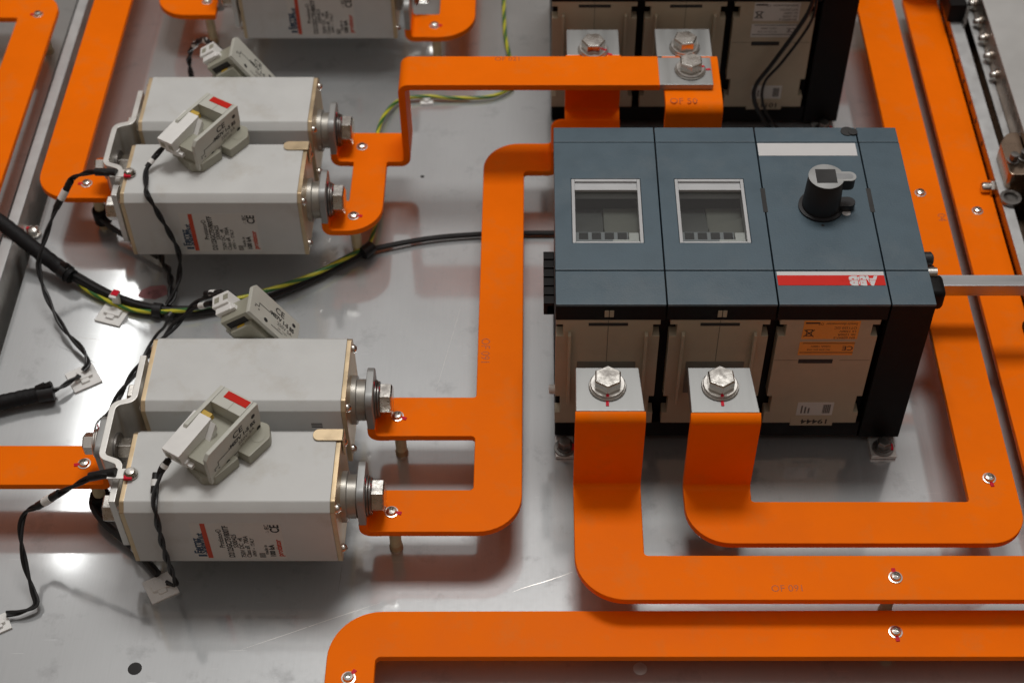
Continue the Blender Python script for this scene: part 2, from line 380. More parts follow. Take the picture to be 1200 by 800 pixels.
def right_bracket():
    t = thing('clamp_bracket', 'steel clamp bracket with dark bolts on the channel at the right edge', 'bracket', (34.2, 22, 2.92), world=True)
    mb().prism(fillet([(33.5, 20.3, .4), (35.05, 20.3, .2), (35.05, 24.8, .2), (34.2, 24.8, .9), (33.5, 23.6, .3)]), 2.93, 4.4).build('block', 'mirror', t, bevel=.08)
    for (x, y) in ((33.95, 21.6), (34.75, 21.9)):
        b = at(Tm(x, y, 4.4)); b.lathe([(.42, 0), (.42, .2), (.3, .22), (.3, .75), (.02, .78)], 14); b.build('bolt', 'darksteel', t)
    b = at(Tm(33.02, 21.3, 2.2) @ RY(-90)); b.lathe([(.62, 0), (.62, .3), (.02, .3)], 6); b.T = b.T @ Tm(0, 0, .3); b.lathe([(.4, 0), (.4, .5), (.3, .6), (.02, .6)], 14)
    b.build('side_nut', 'steel', t, bevel=.04)
    b = at(Tm(33.6, 19.2, 3.02)); b.lathe([(.75, 0), (.75, .25), (.5, .25), (.5, .04), (.02, .04)], 24); b.build('grommet', 'darksteel', t)
    b = at(Tm(32.9, 7.9, 2.2) @ RY(-90)); b.lathe([(.5, 0), (.5, .3), (.35, .5), (.02, .5)], 14); b.build('dark_screw', 'black', t)
right_bracket()
def rear_clamp():
    t = thing('clamp_bracket', 'dark clamp block over the channel at the top right edge', 'bracket', (33.2, 42.5, 2.9), world=True)
    mb().box(32.75, 34.1, 39.6, 46, 2.93, 4.6).build('block', 'black', t, bevel=.1)
    mb().prism(fillet([(33.9, 38.2, .1), (34.6, 40.5, .1), (34.6, 46, .1), (33.9, 46, .1)]), 2.94, 3.4).build('strap', 'darksteel', t, bevel=.04)
rear_clamp()

# ------------------------------------------------------------------ busbars
G = 'orange insulated busbars'
def bar_thing(label, loc): return thing('busbar', label, 'busbar', loc, G, world=True)
ZT, ZB = 3.7, 3.2            # usual level of the flat bars
def flange_end(t, x, yc, w, sgn, ztop=7.0, label=None):
    """bare end of a bar bent up against a fuse contact; sgn +1 = bar runs to +x"""
    prof = ribbon([(x+sgn*1.25, ZT-.25), (x+sgn*.25, ZT-.25, .38), (x+sgn*.25, ztop)] , .5)
    b = mb(); b.prism(fillet(prof, 1) if False else prof, yc-w/2, yc+w/2, 'y')
    return b
def strip_flange(t, x, yc, w, sgn, ztop):
    # orange root, bare metal plate above
    b = mb(); b.prism(ribbon([(x+sgn*1.0, ZT-.25), (x, ZT-.25, .45), (x, 4.35)], .5), yc-w/2, yc+w/2, 'y')
    b.build('bend', 'orange', t, bevel=.06, keep=lambda m, e: abs(m.x-(x+sgn*1.0)) < .03)
    pz = fillet([(yc-w/2, 4.35), (yc+w/2, 4.35), (yc+w/2, ztop, .75), (yc-w/2, ztop, .75)], 4)
    b = mb(); b.prism(pz, x-.22, x+.22, 'x'); b.build('bare_end', 'bare', t, bevel=.05)

def bar_fork(label, xf, x0, ys, trunk, poly, screws, loc):
    pass

# --- bar from the lower fuse to the rear switch
def bar_a():
    t = bar_thing('long orange busbar forking from the lower fuse and climbing the middle of the plate', (-2, 5, 0))
    poly = fillet([(-8.9, -9.35, .0), (-.72, -9.35, 2.6), (-.72, 21.4, .25), (.75, 21.4), (.75, 24.4), (-3.62, 24.4, 2.6), (-3.62, .72, .2), (-8.9, .72), (-8.9, -2.35), (-3.62, -2.35, .25), (-3.62, -6.35, .25), (-8.9, -6.35)], 10)
    mb().prism(poly, ZB, ZT).build('conductor', 'orange', t, bevel=.09, keep=lambda m, e: abs(m.x+8.9) < .02 or abs(m.x-.75) < .02)
    for yc in (-7.85, -.82): strip_flange(t, -9.9, yc, 3.0 if yc < -2 else 3.07, 1, 7.0)
    # riser behind the front switch, up to the rear switch
    mb().prism(ribbon([(.75, ZT-.25), (1.45, ZT-.25, .5), (1.45, 5.75, .5), (2.2, 5.75)], .5), 21.4, 24.4, 'y').build('riser', 'orange', t, bevel=.07, keep=lambda m, e: abs(m.x-.75) < .02 or abs(m.x-2.2) < .02)
    mb().prism([(2.2, 21.4), (6.1, 21.4), (6.1, 25.0), (2.2, 25.0)], 5.5, 6.0).build('step', 'orange', t, bevel=.07, keep=lambda m, e: abs(m.y-25.0) < .02 or abs(m.x-2.2) < .02)
    mb().prism(ribbon([(25.0, 5.75), (25.6, 5.75, .5), (25.6, 9.85, .5), (26.4, 9.85)], .5), 2.2, 6.1, 'x').build('upright', 'orange', t, bevel=.07, keep=lambda m, e: abs(m.y-25.0) < .02 or abs(m.y-26.4) < .02)
    mb().box(2.3, 6.0, 26.4, 29.3, 9.6, 10.1).build('bare_end', 'bare', t, bevel=.05)
    hex_bolt(Tm(4.15, 26.9, 10.1), t, 'terminal_bolt', mark=-20)
    pan_screw(-8.44, -.83, ZT, t, -20); pan_screw(-8.37, -7.97, ZT, t, -10)
    standoff(-8.4, -.82, ZB, t); standoff(-8.33, -7.95, ZB, t)
    text('OF 091', .8, Tm(-3.15, 5.6, ZT+.006) @ RZ(-90), 'inkpen', t, sx=.9)
bar_a()

# --- front switch, left terminal
def bar_b():
    t = bar_thing('orange busbar stepping down from the left switch terminal and running right across the front', (5, -8, 0))
    poly = fillet([(2.32, -6.9), (2.32, -13.92, 2.9), (40, -13.92), (40, -10.95), (6.32, -10.95, .25), (6.32, -6.9)], 12)
    mb().prism(poly, ZB, ZT).build('conductor', 'orange', t, bevel=.09, keep=lambda m, e: abs(m.y+6.9) < .02)
    mb().prism(ribbon([(-6.9, ZT-.25), (-5.82, ZT-.25, .6), (-5.82, 9.87, .32), (-5.5, 9.87)], .5), 2.32, 6.32, 'x').build('upright', 'orange', t, bevel=.08, keep=lambda m, e: abs(m.y+6.9) < .02 or abs(m.y+5.5) < .02)
    mb().prism([(2.36, -5.5), (6.26, -5.5), (6.05, -2.3), (2.40, -2.3)], 9.63, 10.115).build('bare_end', 'bare', t, bevel=.05)
    hex_bolt(Tm(4.2, -3.75, 10.12), t, 'terminal_bolt', mark=-92, hrot=28)
    pan_screw(20.49, -12.45, ZT, t, 95); standoff(20.49, -12.45, ZB, t)
    text('OF 091', .62, Tm(13.35, -13.2, ZT+.006) @ RZ(1), 'inkpen', t, sx=1.0)
bar_b()
# --- front switch, middle terminal, and the run up the right side
def bar_c():
    t = bar_thing('orange busbar from the middle switch terminal turning up along the right side of the switch', (15, -8, 0))
    poly = fillet([(8.85, -6.9), (8.85, -10.15, 2.6), (28.65, -10.15, 2.2), (28.65, 43.2), (25.66, 43.2), (25.66, -7.2, .2), (12.82, -7.2, .2), (12.82, -6.9)], 12)
    mb().prism(poly, ZB, ZT).build('conductor', 'orange', t, bevel=.09, keep=lambda m, e: abs(m.y+6.9) < .02 or abs(m.y-43.2) < .02)
    mb().prism(ribbon([(-6.9, ZT-.25), (-5.92, ZT-.25, .6), (-5.92, 9.87, .32), (-5.6, 9.87)], .5), 8.85, 12.82, 'x').build('upright', 'orange', t, bevel=.08, keep=lambda m, e: abs(m.y+6.9) < .02 or abs(m.y+5.6) < .02)
    mb().prism([(8.9, -5.6), (12.76, -5.6), (12.5, -2.3), (8.9, -2.3)], 9.63, 10.115).build('bare_end', 'bare', t, bevel=.05)
    hex_bolt(Tm(10.65, -3.75, 10.12), t, 'terminal_bolt', mark=-88, hrot=33)
    mb().prism(ribbon([(43.2, ZT-.25), (44.0, ZT-.25, .45), (44.0, 9)], .5), 25.66, 28.65, 'x').build('rear_upright', 'orange', t, bevel=.08, keep=lambda m, e: abs(m.y-43.2) < .02)
    pan_screw(27.12, 19.13, ZT, t, None); pan_screw(27.15, -5.54, ZT, t, -80)
    standoff(27.12, 19.13, ZB, t); standoff(27.15, -5.54, ZB, t)
    text('04', .8, Tm(28.2, 17.1, ZT+.006) @ RZ(-90), 'inkpen', t)
bar_c()
# --- low bar along the front edge
def bar_d():
    t = bar_thing('lowest orange busbar running along the front edge and rounding the bottom left corner', (5, -15, 0))
    poly = fillet([(-11.6, -40), (-11.6, -13.55, 3.0), (40, -13.42), (40, -16.5), (-8.86, -16.5, .3), (-8.86, -40)], 12)
    mb().prism(poly, 1.4, 1.9).build('conductor', 'orange', t, bevel=.09)
    pan_screw(20.43, -14.92, 1.9, t, -85); pan_screw(-10.27, -17.82, 1.9, t, 55)
    standoff(20.43, -14.92, 1.4, t); standoff(-10.27, -17.82, 1.4, t)
bar_d()
def bar_e():
    t = bar_thing('straight orange busbar running alongside the steel channel at the right edge', (31.4, 15, 0))
    mb().prism([(30.12, -40), (32.93, -40), (32.93, 43.2), (30.12, 43.2)], 1.4, 1.9).build('conductor', 'orange', t, bevel=.09, keep=lambda m, e: abs(m.y-43.2) < .02)
    mb().prism(ribbon([(43.2, 1.65), (44.0, 1.65, .45), (44.0, 9)], .5), 30.12, 32.93, 'x').build('rear_upright', 'orange', t, bevel=.08, keep=lambda m, e: abs(m.y-43.2) < .02)
    pan_screw(31.54, 19.2, 1.9, t, None); standoff(31.54, 19.2, 1.4, t)
bar_e()
# --- upper fuse fork, riser and high bar to the rear switch
def bar_f():
    t = bar_thing('orange busbar forking from the upper fuse and rising to bridge over to the rear switch', (-9, 22, 0))
    poly = fillet([(-13.3, 15.4), (-10.55, 15.4, 2.4), (-10.55, 22.4, .15), (-9.75, 22.4), (-9.75, 25.55), (-13.3, 25.55), (-13.3, 22.4), (-12.95, 22.4), (-12.95, 18.4, .1), (-13.3, 18.4)], 10)
    mb().prism(poly, ZB, ZT).build('conductor', 'orange', t, bevel=.08, keep=lambda m, e: abs(m.x+13.3) < .02 or abs(m.x+9.75) < .02)
    for yc in (16.9, 23.98): strip_flange(t, -14.3, yc, 3.0 if yc < 20 else 3.1, 1, 7.0)
    mb().prism(ribbon([(-9.75, ZT-.25), (-9.1, ZT-.25, .5), (-9.1, 10.45, .5), (-8.3, 10.45)], .5), 22.4, 25.55, 'y').build('riser', 'orange', t, bevel=.08, keep=lambda m, e: abs(m.x+9.75) < .02 or abs(m.x+8.3) < .02)
    mb().box(-8.3, 8.6, 22.4, 25.55, 10.2, 10.7).build('bridge', 'orange', t, bevel=.08, keep=lambda m, e: abs(m.x+8.3) < .02)
    mb().box(8.55, 12.25, 22.5, 25.45, 10.22, 10.66).build('bare_end', 'bare', t, bevel=.05)
    hex_bolt(Tm(10.75, 24.0, 10.66), t, 'joint_bolt', mark=5, hrot=30)
    pan_screw(-12.45, 23.97, ZT, t, None); pan_screw(-12.51, 16.82, ZT, t, 0)
    standoff(-12.45, 23.97, ZB, t); standoff(-12.51, 16.82, ZB, t)
    text('OF 021', .6, Tm(-2.75, 25.2, 10.706), 'inkpen', t)
bar_f()
def bar_g():
    t = bar_thing('short orange busbar bolted under the bridge bar at the rear switch middle terminal', (10.8, 24, 9.5))
    mb().prism(ribbon([(26.2, 9.93), (20.95, 9.93, .5), (20.95, 5.0)], .5), 8.92, 12.85, 'x').build('conductor', 'orange', t, bevel=.08)
    mb().box(8.6, 12.5, 26.2, 29.3, 9.7, 10.16).build('bare_end', 'bare', t, bevel=.05)
    hex_bolt(Tm(10.6, 27.1, 10.16), t, 'terminal_bolt', hrot=10)
    text('OF 50', .75, Tm(9.2, 21.35, 10.19), 'inkpen', t)
bar_g()
# --- left hand bars
def bar_h():
    t = bar_thing('orange busbar left of the upper fuse with a rounded end beside the pale rail', (-33, 25, 0))
    poly = fillet([(-29.9, 18.65), (-35.15, 18.65, 2.6), (-35.15, 60), (-32.15, 60), (-32.15, 21.2, .2), (-29.9, 21.2)], 12)
    mb().prism(poly, ZB, ZT).build('conductor', 'orange', t, bevel=.09, keep=lambda m, e: abs(m.x+29.9) < .02)
    b = mb(); b.prism(ribbon([(-29.9, ZT-.25), (-29.35, ZT-.25, .45), (-29.35, 4.3)], .5), 18.65, 21.2, 'y'); b.build('bend', 'orange', t, bevel=.06, keep=lambda m, e: abs(m.x+29.9) < .02)
    mb().prism(fillet([(18.65, 4.3), (21.2, 4.3), (21.2, 6.7, .6), (18.65, 6.7, .6)], 4), -29.57, -29.13, 'x').build('bare_end', 'bare', t, bevel=.05)
    hex_bolt(Tm(-29.57, 20.0, 5.4) @ RY(-90), t, 'hex_bolt', rw=.95, rh=.66)
    pan_screw(-31.62, 20.09, ZT, t, 180); standoff(-31.0, 19.6, ZB, t)
    at(Tm(-31.0, 19.6, .5)).lathe([(.62, 0), (.62, 1.2), (.5, 1.3), (.38, 1.3)], 14).build('cable_clip', 'black', t, bevel=.05)
bar_h()
def bar_i():
    t = bar_thing('orange busbar entering from the left edge to the lower fuse', (-29, -4.5, 0))
    mb().prism([(-60, -6.0), (-25.9, -6.0), (-25.9, -3.05), (-60, -3.05)], ZB, ZT).build('conductor', 'orange', t, bevel=.09, keep=lambda m, e: abs(m.x+25.9) < .02)
    mb().prism(ribbon([(-25.9, ZT-.25), (-25.35, ZT-.25, .45), (-25.35, 4.3)], .5), -6.0, -3.05, 'y').build('bend', 'orange', t, bevel=.06, keep=lambda m, e: abs(m.x+25.9) < .02)
    mb().prism(fillet([(-6.0, 4.3), (-3.05, 4.3), (-3.05, 6.9, .6), (-6.0, 6.9, .6)], 4), -25.57, -25.13, 'x').build('bare_end', 'bare', t, bevel=.05)
    hex_bolt(Tm(-25.57, -4.6, 5.9) @ RY(-90), t, 'hex_bolt', rw=.95, rh=.66, mark=20)
    pan_screw(-27.06, -4.46, ZT, t, 190); standoff(-26.4, -5.3, ZB, t)
    at(Tm(-26.4, -5.3, .5)).lathe([(.62, 0), (.62, 1.2), (.5, 1.3), (.38, 1.3)], 14).build('cable_clip', 'black', t, bevel=.05)
bar_i()
def bar_j():
    t = bar_thing('orange busbar corner outside the pale rail in the top left', (-40, 35, 0))
    poly = fillet([(-70, 39.2), (-40.75, 39.2, .2), (-40.75, 0), (-37.75, 0), (-37.75, 42.4, 2.5), (-70, 42.4)], 12)
    mb().prism(poly, ZB, ZT).build('conductor', 'orange', t, bevel=.09)
    pan_screw(-39.2, 39.57, ZT, t, 180); standoff(-39.2, 39.57, ZB, t)
bar_j()
def bar_k():
    t = bar_thing('orange busbar with rounded end at the top edge left of the topmost fuse', (-27, 41, 0))
    poly = fillet([(-25.2, 39.55), (-30.0, 39.55, 2.4), (-30.0, 70), (-27.0, 70), (-27.0, 42.6, .2), (-25.2, 42.6)], 12)
    mb().prism(poly, ZB, ZT).build('conductor', 'orange', t, bevel=.09)
    mb().prism(ribbon([(-25.2, ZT-.25), (-24.8, ZT-.25, .3), (-24.8, 6.8)], .5), 40.6, 42.6, 'y').build('bare_end', 'bare', t, bevel=.05)
    pan_screw(-26.09, 41.24, ZT, t, None); standoff(-26.09, 41.0, ZB, t)
bar_k()
def bar_l():
    t = bar_thing('rounded orange busbar fork at the top edge right of the topmost fuse', (-7, 40, 0))
    poly = fillet([(-8.8, 36.75), (-4.65, 36.75, 2.8), (-4.65, 70), (-7.5, 70), (-7.5, 39.65, .2), (-8.8, 39.65)], 12)
    mb().prism(poly, ZB, ZT).build('conductor', 'orange', t, bevel=.09, keep=lambda m, e: abs(m.x+8.8) < .02)
    strip_flange(t, -9.8, 38.2, 2.9, 1, 6.6)
    pan_screw(-7.82, 38.16, ZT, t, 0); standoff(-7.7, 37.9, ZB, t)
bar_l()

# ------------------------------------------------------------------ fuses
def body_profile(y0, y1, z0=2.7, z1=8.07, c=.48, r=.18):
    return fillet([(y0, z0, .12), (y1, z0, .12), (y1, z1-c, .15), (y1-c, z1, r), (y0+c, z1, r), (y0, z1-c, .15)], 4)
def fuse(label, x, y, double=True):
    t = thing('fuse', label, 'fuse', (x, y, 0), 'white twin body fuses')
    L = 11.45
    for y0, y1 in ((0, 5.75), (7.2, 12.92)):
        yc = (y0+y1)/2
        b = mb(); b.prism(body_profile(y0, y1), 0, L, 'x'); bo = b.build('body', 'ceramic', t, angle=25)
        for sx, xa, xb in ((-1, -.28, -.005), (1, L+.005, L+.28)):
            b = mb(); b.prism(body_profile(y0+.02, y1-.02, 2.66, 8.03), xa, xb, 'x'); ep = b.build('end_plate', 'brass', t, bevel=.03)
            for (yy, zz) in ((y0+.6, 7.2), (y1-.6, 7.3), (y0+.55, 3.3), (y1-.6, 3.3)):
                s_ = at(Tm(xb if sx > 0 else xa, yy, zz) @ RY(90*sx)); s_.lathe([(.27, 0), (.27, .06), (.24, .15), (.14, .25), (.02, .28)], 14); s_.build('screw', 'steel', ep)
        # right contact
        d = at(Tm(L+.28, yc, 5.15) @ RY(90)); d.lathe([(1.5, 0), (1.5, .3), (1.28, .34), (1.28, .84), (1.2, .9), (.02, .9)], 40); d.build('contact_disc', 'dullzinc', t)
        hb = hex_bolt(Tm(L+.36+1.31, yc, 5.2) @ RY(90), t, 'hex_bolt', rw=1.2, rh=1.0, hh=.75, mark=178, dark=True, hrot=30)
        # left contact stud
        d = at(Tm(-.28, yc, 5.15) @ RY(-90)); d.lathe([(1.75, 0), (1.75, .3), (1.68, .34), (.02, .34)], 40); d.build('contact_disc', 'zinc', t)
    # lug tab
    b = mb(); b.prism(fillet([(10.1, 4.65, .35), (11.88, 4.65), (11.88, 5.45), (10.1, 5.45, .35)], 5), 8.10, 8.2); b.box(11.78, 11.88, 4.65, 5.45, 6.8, 8.2); b.build('lug_tab', 'brass', t, bevel=.02)
    # folded zinc bracket joining both bodies on the left
    path = [(-.85, 11.6), (-.85, 8.15, .5), (-2.0, 7.85, .55), (-2.0, 4.0, .5), (-.85, 3.55, .5), (-.85, .8)]
    mb().prism(ribbon(path, .38, 5), 3.2, 7.55).build('folded_bracket', 'zinc', t, bevel=.04)
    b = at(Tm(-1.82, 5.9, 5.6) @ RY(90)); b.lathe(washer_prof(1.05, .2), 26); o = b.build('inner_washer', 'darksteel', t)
    b = at(Tm(-1.62, 5.9, 5.6) @ RY(90)); b.lathe([(.72, 0), (.72, .75), (.6, .82), (.02, .82)], 6, rot=.3); b.build('inner_nut', 'steel', o, bevel=.03)
    b = at(Tm(-.55, 5.75, 7.36)); 
    for yc in (2.0, 10.2):
        b = at(Tm(-1.1, yc, 5.2) @ RY(-90)); b.lathe([(.85, 0), (.85, .75), (.7, .82), (.02, .82)], 6, rot=.5); b.build('side_nut', 'steel', t, bevel=.04)
    # earth lug screw
    b = mb(); b.box(-1.2, .3, 1.95, 2.65, 8.10, 8.18); b.build('lug_plate', 'zinc', t, bevel=.02)
    b = at(Tm(.12, 2.25, 8.22)); b.lathe([(.42, -.04), (.42, 0), (.38, .04), (.36, .14), (.24, .27), (.02, .3)], 18); o = b.build('lug_screw', 'steel', t)
    at(Tm(.05, 1.95, 8.2)).box(-.26, .22, -.16, .14, 0, .17).build('paint_mark', 'redpaint', o, bevel=.03)
    # sticker on the front face; print runs upwards
    st = mb(); st.box(3.4, 8.55, -.012, 0.0, 3.05, 6.65); st = st.build('sticker', 'sticker', t)
    def pr(s, size, xx, zz, m='ink', bold=.0, sx=1.): text(s, size*1.16, Tm(xx, -.02, zz) @ RX(90) @ RZ(90), m, st, sx=sx, bold=bold+.02)
    mb().box(4.02, 4.30, -.022, -.013, 3.15, 6.6).build('stripe', 'inkred', st)
    pr('Ferraz', .52, 3.55, 3.6, 'inkblue', .02, 1.0); pr('Shawmut', .52, 3.87, 3.6, 'inkblue', .02, .92); mb().box(3.48, 3.98, -.022, -.013, 3.3, 3.5).build('stripe', 'inkblue', st)
    pr('Protistor\u00ae', .36, 5.0, 4.2); pr('D2123GC75V800TF', .40, 5.42, 3.2, 'ink', .015, .82); pr('S300425', .34, 5.78, 4.2)
    pr('750V DC  gR', .32, 6.1, 3.2); pr('Class aR  700A', .32, 6.42, 3.2, sx=.95); pr('690V ~  ITALY', .26, 6.75, 3.3)
    pr('CE', .62, 8.2, 5.7, 'ink', .01, .9); pr('\u2234 IEC', .3, 7.75, 5.7); pr('protistor', .40, 8.22, 3.3, 'inkred', .02); pr('100 kA', .36, 7.8, 3.25, 'ink', .03); pr('made in', .26, 7.45, 3.5)
    b = mb()
    for k in range(4): b.box(7.0+.0*k, 7.35, -.022, -.013, 3.2+.12*k, 3.26+.12*k)
    b.build('print_block', 'ink', st)
    # small print on rear body front face
    b = mb()
    for k in range(3): b.box(9.6, 10.25, 7.185, 7.197, 6.1+.16*k, 6.17+.16*k)
    b.build('print_lines', 'ink', t)
    return t
fuse('lower white twin fuse with its contacts bolted to the long forked busbar', -22.8, -10.75)
fuse('upper white twin fuse left of the bridging orange busbar', -27.15, 14.05)
fuse('topmost white twin fuse cut by the top edge', -22.5, 37.8)

# ------------------------------------------------------------------ microswitches on the fuses
def microswitch(label, A, rear=False):
    """A = world position of the label side's lower corner at the mounting face"""
    Rm = RZ(58.4) @ Matrix.Diagonal((1, 1, .86, 1))
    if rear: Rm = RX(-90) @ Rm
    t = thing('microswitch', label, 'microswitch', A, 'fuse indicator microswitches')
    def B(): return at(Rm)
    # local: u along length, w across (label side w=0), h away from the fuse
    b = B(); b.prism([(0, .3), (4.35, .3), (4.56, 1.6), (4.56, 3.1), (.3, 3.1), (0, 2.7)], 0, .28, 'y'); lw = b.build('label_wall', 'msw', t, bevel=.05)
    b = B(); b.prism([(.9, .6), (4.35, .6), (4.56, 1.6), (4.56, 3.1), (1.3, 3.1), (.9, 2.6)], 2.36, 2.64, 'y'); b.build('side_wall', 'msw', t, bevel=.05)
    b = B(); b.prism([(3.3, .6), (4.35, .6), (4.56, 1.6), (4.56, 3.1), (3.3, 3.1)], .285, 2.355, 'y'); b.build('head_block', 'msw', t, bevel=.05)
    b = B(); b.box(.1, 3.3, .285, 2.355, .5, 2.0); fl = b.build('floor', 'olive', t, bevel=.03)
    if rear:
        b = B(); b.box(.35, 1.75, .7, 2.1, .47, .505); b.build('open_pocket', 'hole', fl)
        b = B(); b.box(.75, 1.35, 1.0, 1.6, .2, .46); b.build('yellow_clip', 'yellow', fl, bevel=.08)
    b = B(); b.box(3.92, 4.42, .35, 1.95, 3.1, 3.14); b.build('red_flag', 'red', t, bevel=.02)
    b = B(); b.box(3.32, 3.9, 1.15, 1.19, 3.1, 3.108); b.build('groove', 'olive', t)
    # connector plug, leaning out
    K = Rm @ Tm(1.05, 1.6, 2.05) @ RY(-7)
    b = at(K); b.box(-1.5, 1.45, -.05, 1.18, -.2, .85); cn = b.build('plug', 'white', t, bevel=.06)
    b = at(K); b.prism([(-1.3, -.4), (.2, -.4), (1.3, .75), (1.3, .2), (.6, -.75), (-1.3, -.75)], -.45, -.06, 'y'); b.build('plug_step', 'white', cn, bevel=.04)
    b = at(K); b.box(-1.35, 1.0, -.15, 1.0, -.75, -.16); b.build('plug_base', 'white', cn, bevel=.05)
    b = at(K); b.box(1.3, 1.75, .1, .75, .3, .8); b.build('latch', 'yellow', cn, bevel=.05)
    for yy in (.12, .8):
        b = at(K); b.box(-1.515, -1.49, yy-.18, yy+.18, .1, .55); b.build('wire_port', 'olive', cn)
    # olive foot
    b = B()
    if rear: b.box(.8, 3.4, .5, 2.1, 0, .7)
    else:
        b.prism(fillet([(-.2, .6, .3), (.25, -.1, .2), (2.05, -.35, .15), (2.05, 2.5, .4), (.3, 2.3, .4)], 4), 0, .85)
        b.prism(fillet([(2.35, -.8, .1), (4.1, -.95, .5), (4.85, -.3, .4), (4.5, 1.2, .4), (2.35, 2.5, .4)], 4), 0, .85)
        b.box(2.0, 2.4, .1, 2.3, 0, .75)
    ft = b.build('foot', 'olive', t, bevel=.09)
    b = B(); b.T = Rm @ (Tm(3.75, -.3, .85) if not rear else Tm(2, 1.3, .5)); b.lathe([(.42, 0), (.42, .02), (.38, .025), (.02, .025)], 20); b.build('boss', 'olive', ft)
    # print on the label wall (face w = 0)
    F = Rm @ Tm(0, -.008, 0) @ RX(90)
    text('CE', .72, F @ Tm(2.2, 2.45, 0) , 'ink', lw, bold=.02)
    text('MS7V 1-5 BS', .46, F @ Tm(1.85, 1.85, 0), 'ink', lw, bold=.05, sx=.92)
    text('250V 5A', .40, F @ Tm(2.5, 1.4, 0), 'inkgrey', lw, bold=.02)
    text('2A 110V', .26, F @ Tm(2.6, 1.02, 0), 'inkgrey', lw)
    b = at(F); b.box(.75, 1.8, 1.73, 1.78, 0, .004).box(.75, .8, 1.4, 1.73, 0, .004).box(.4, .8, 1.38, 1.43, 0, .004).box(.4, .5, 1.2, 1.3, 0, .004).box(.72, .84, 1.1, 1.2, 0, .004).box(1.75, 1.80, 1.78, 1.95, 0, .004)
    b.build('contact_symbol', 'ink', lw)
    for (u, h, r) in ((4.0, 2.45, .16), (4.25, .95, .17), (1.5, .8, .17)):
        b = at(F @ Tm(u, h, 0)); b.lathe([(r, -.05), (r, .006), (.02, .006)], 14); b.build('rivet_hole', 'hole', lw)
    b = at(F); b.box(2.0, 3.1, .78, .84, 0, .004); b.build('slot_mark', 'inkgrey', lw)
    return t
microswitch('grey white microswitch with red flag standing on the lower fuse front body', (-17.95, -9.35, 8.07))
microswitch('grey white microswitch with red flag standing on the upper fuse front body', (-22.35, 16.35, 8.07))
microswitch('microswitch with open yellow clip behind the lower fuse rear body', (-17.15, 2.2, 9.75), rear=True)
microswitch('microswitch with open yellow clip behind the upper fuse rear body', (-21.5, 27.0, 9.4), rear=True)

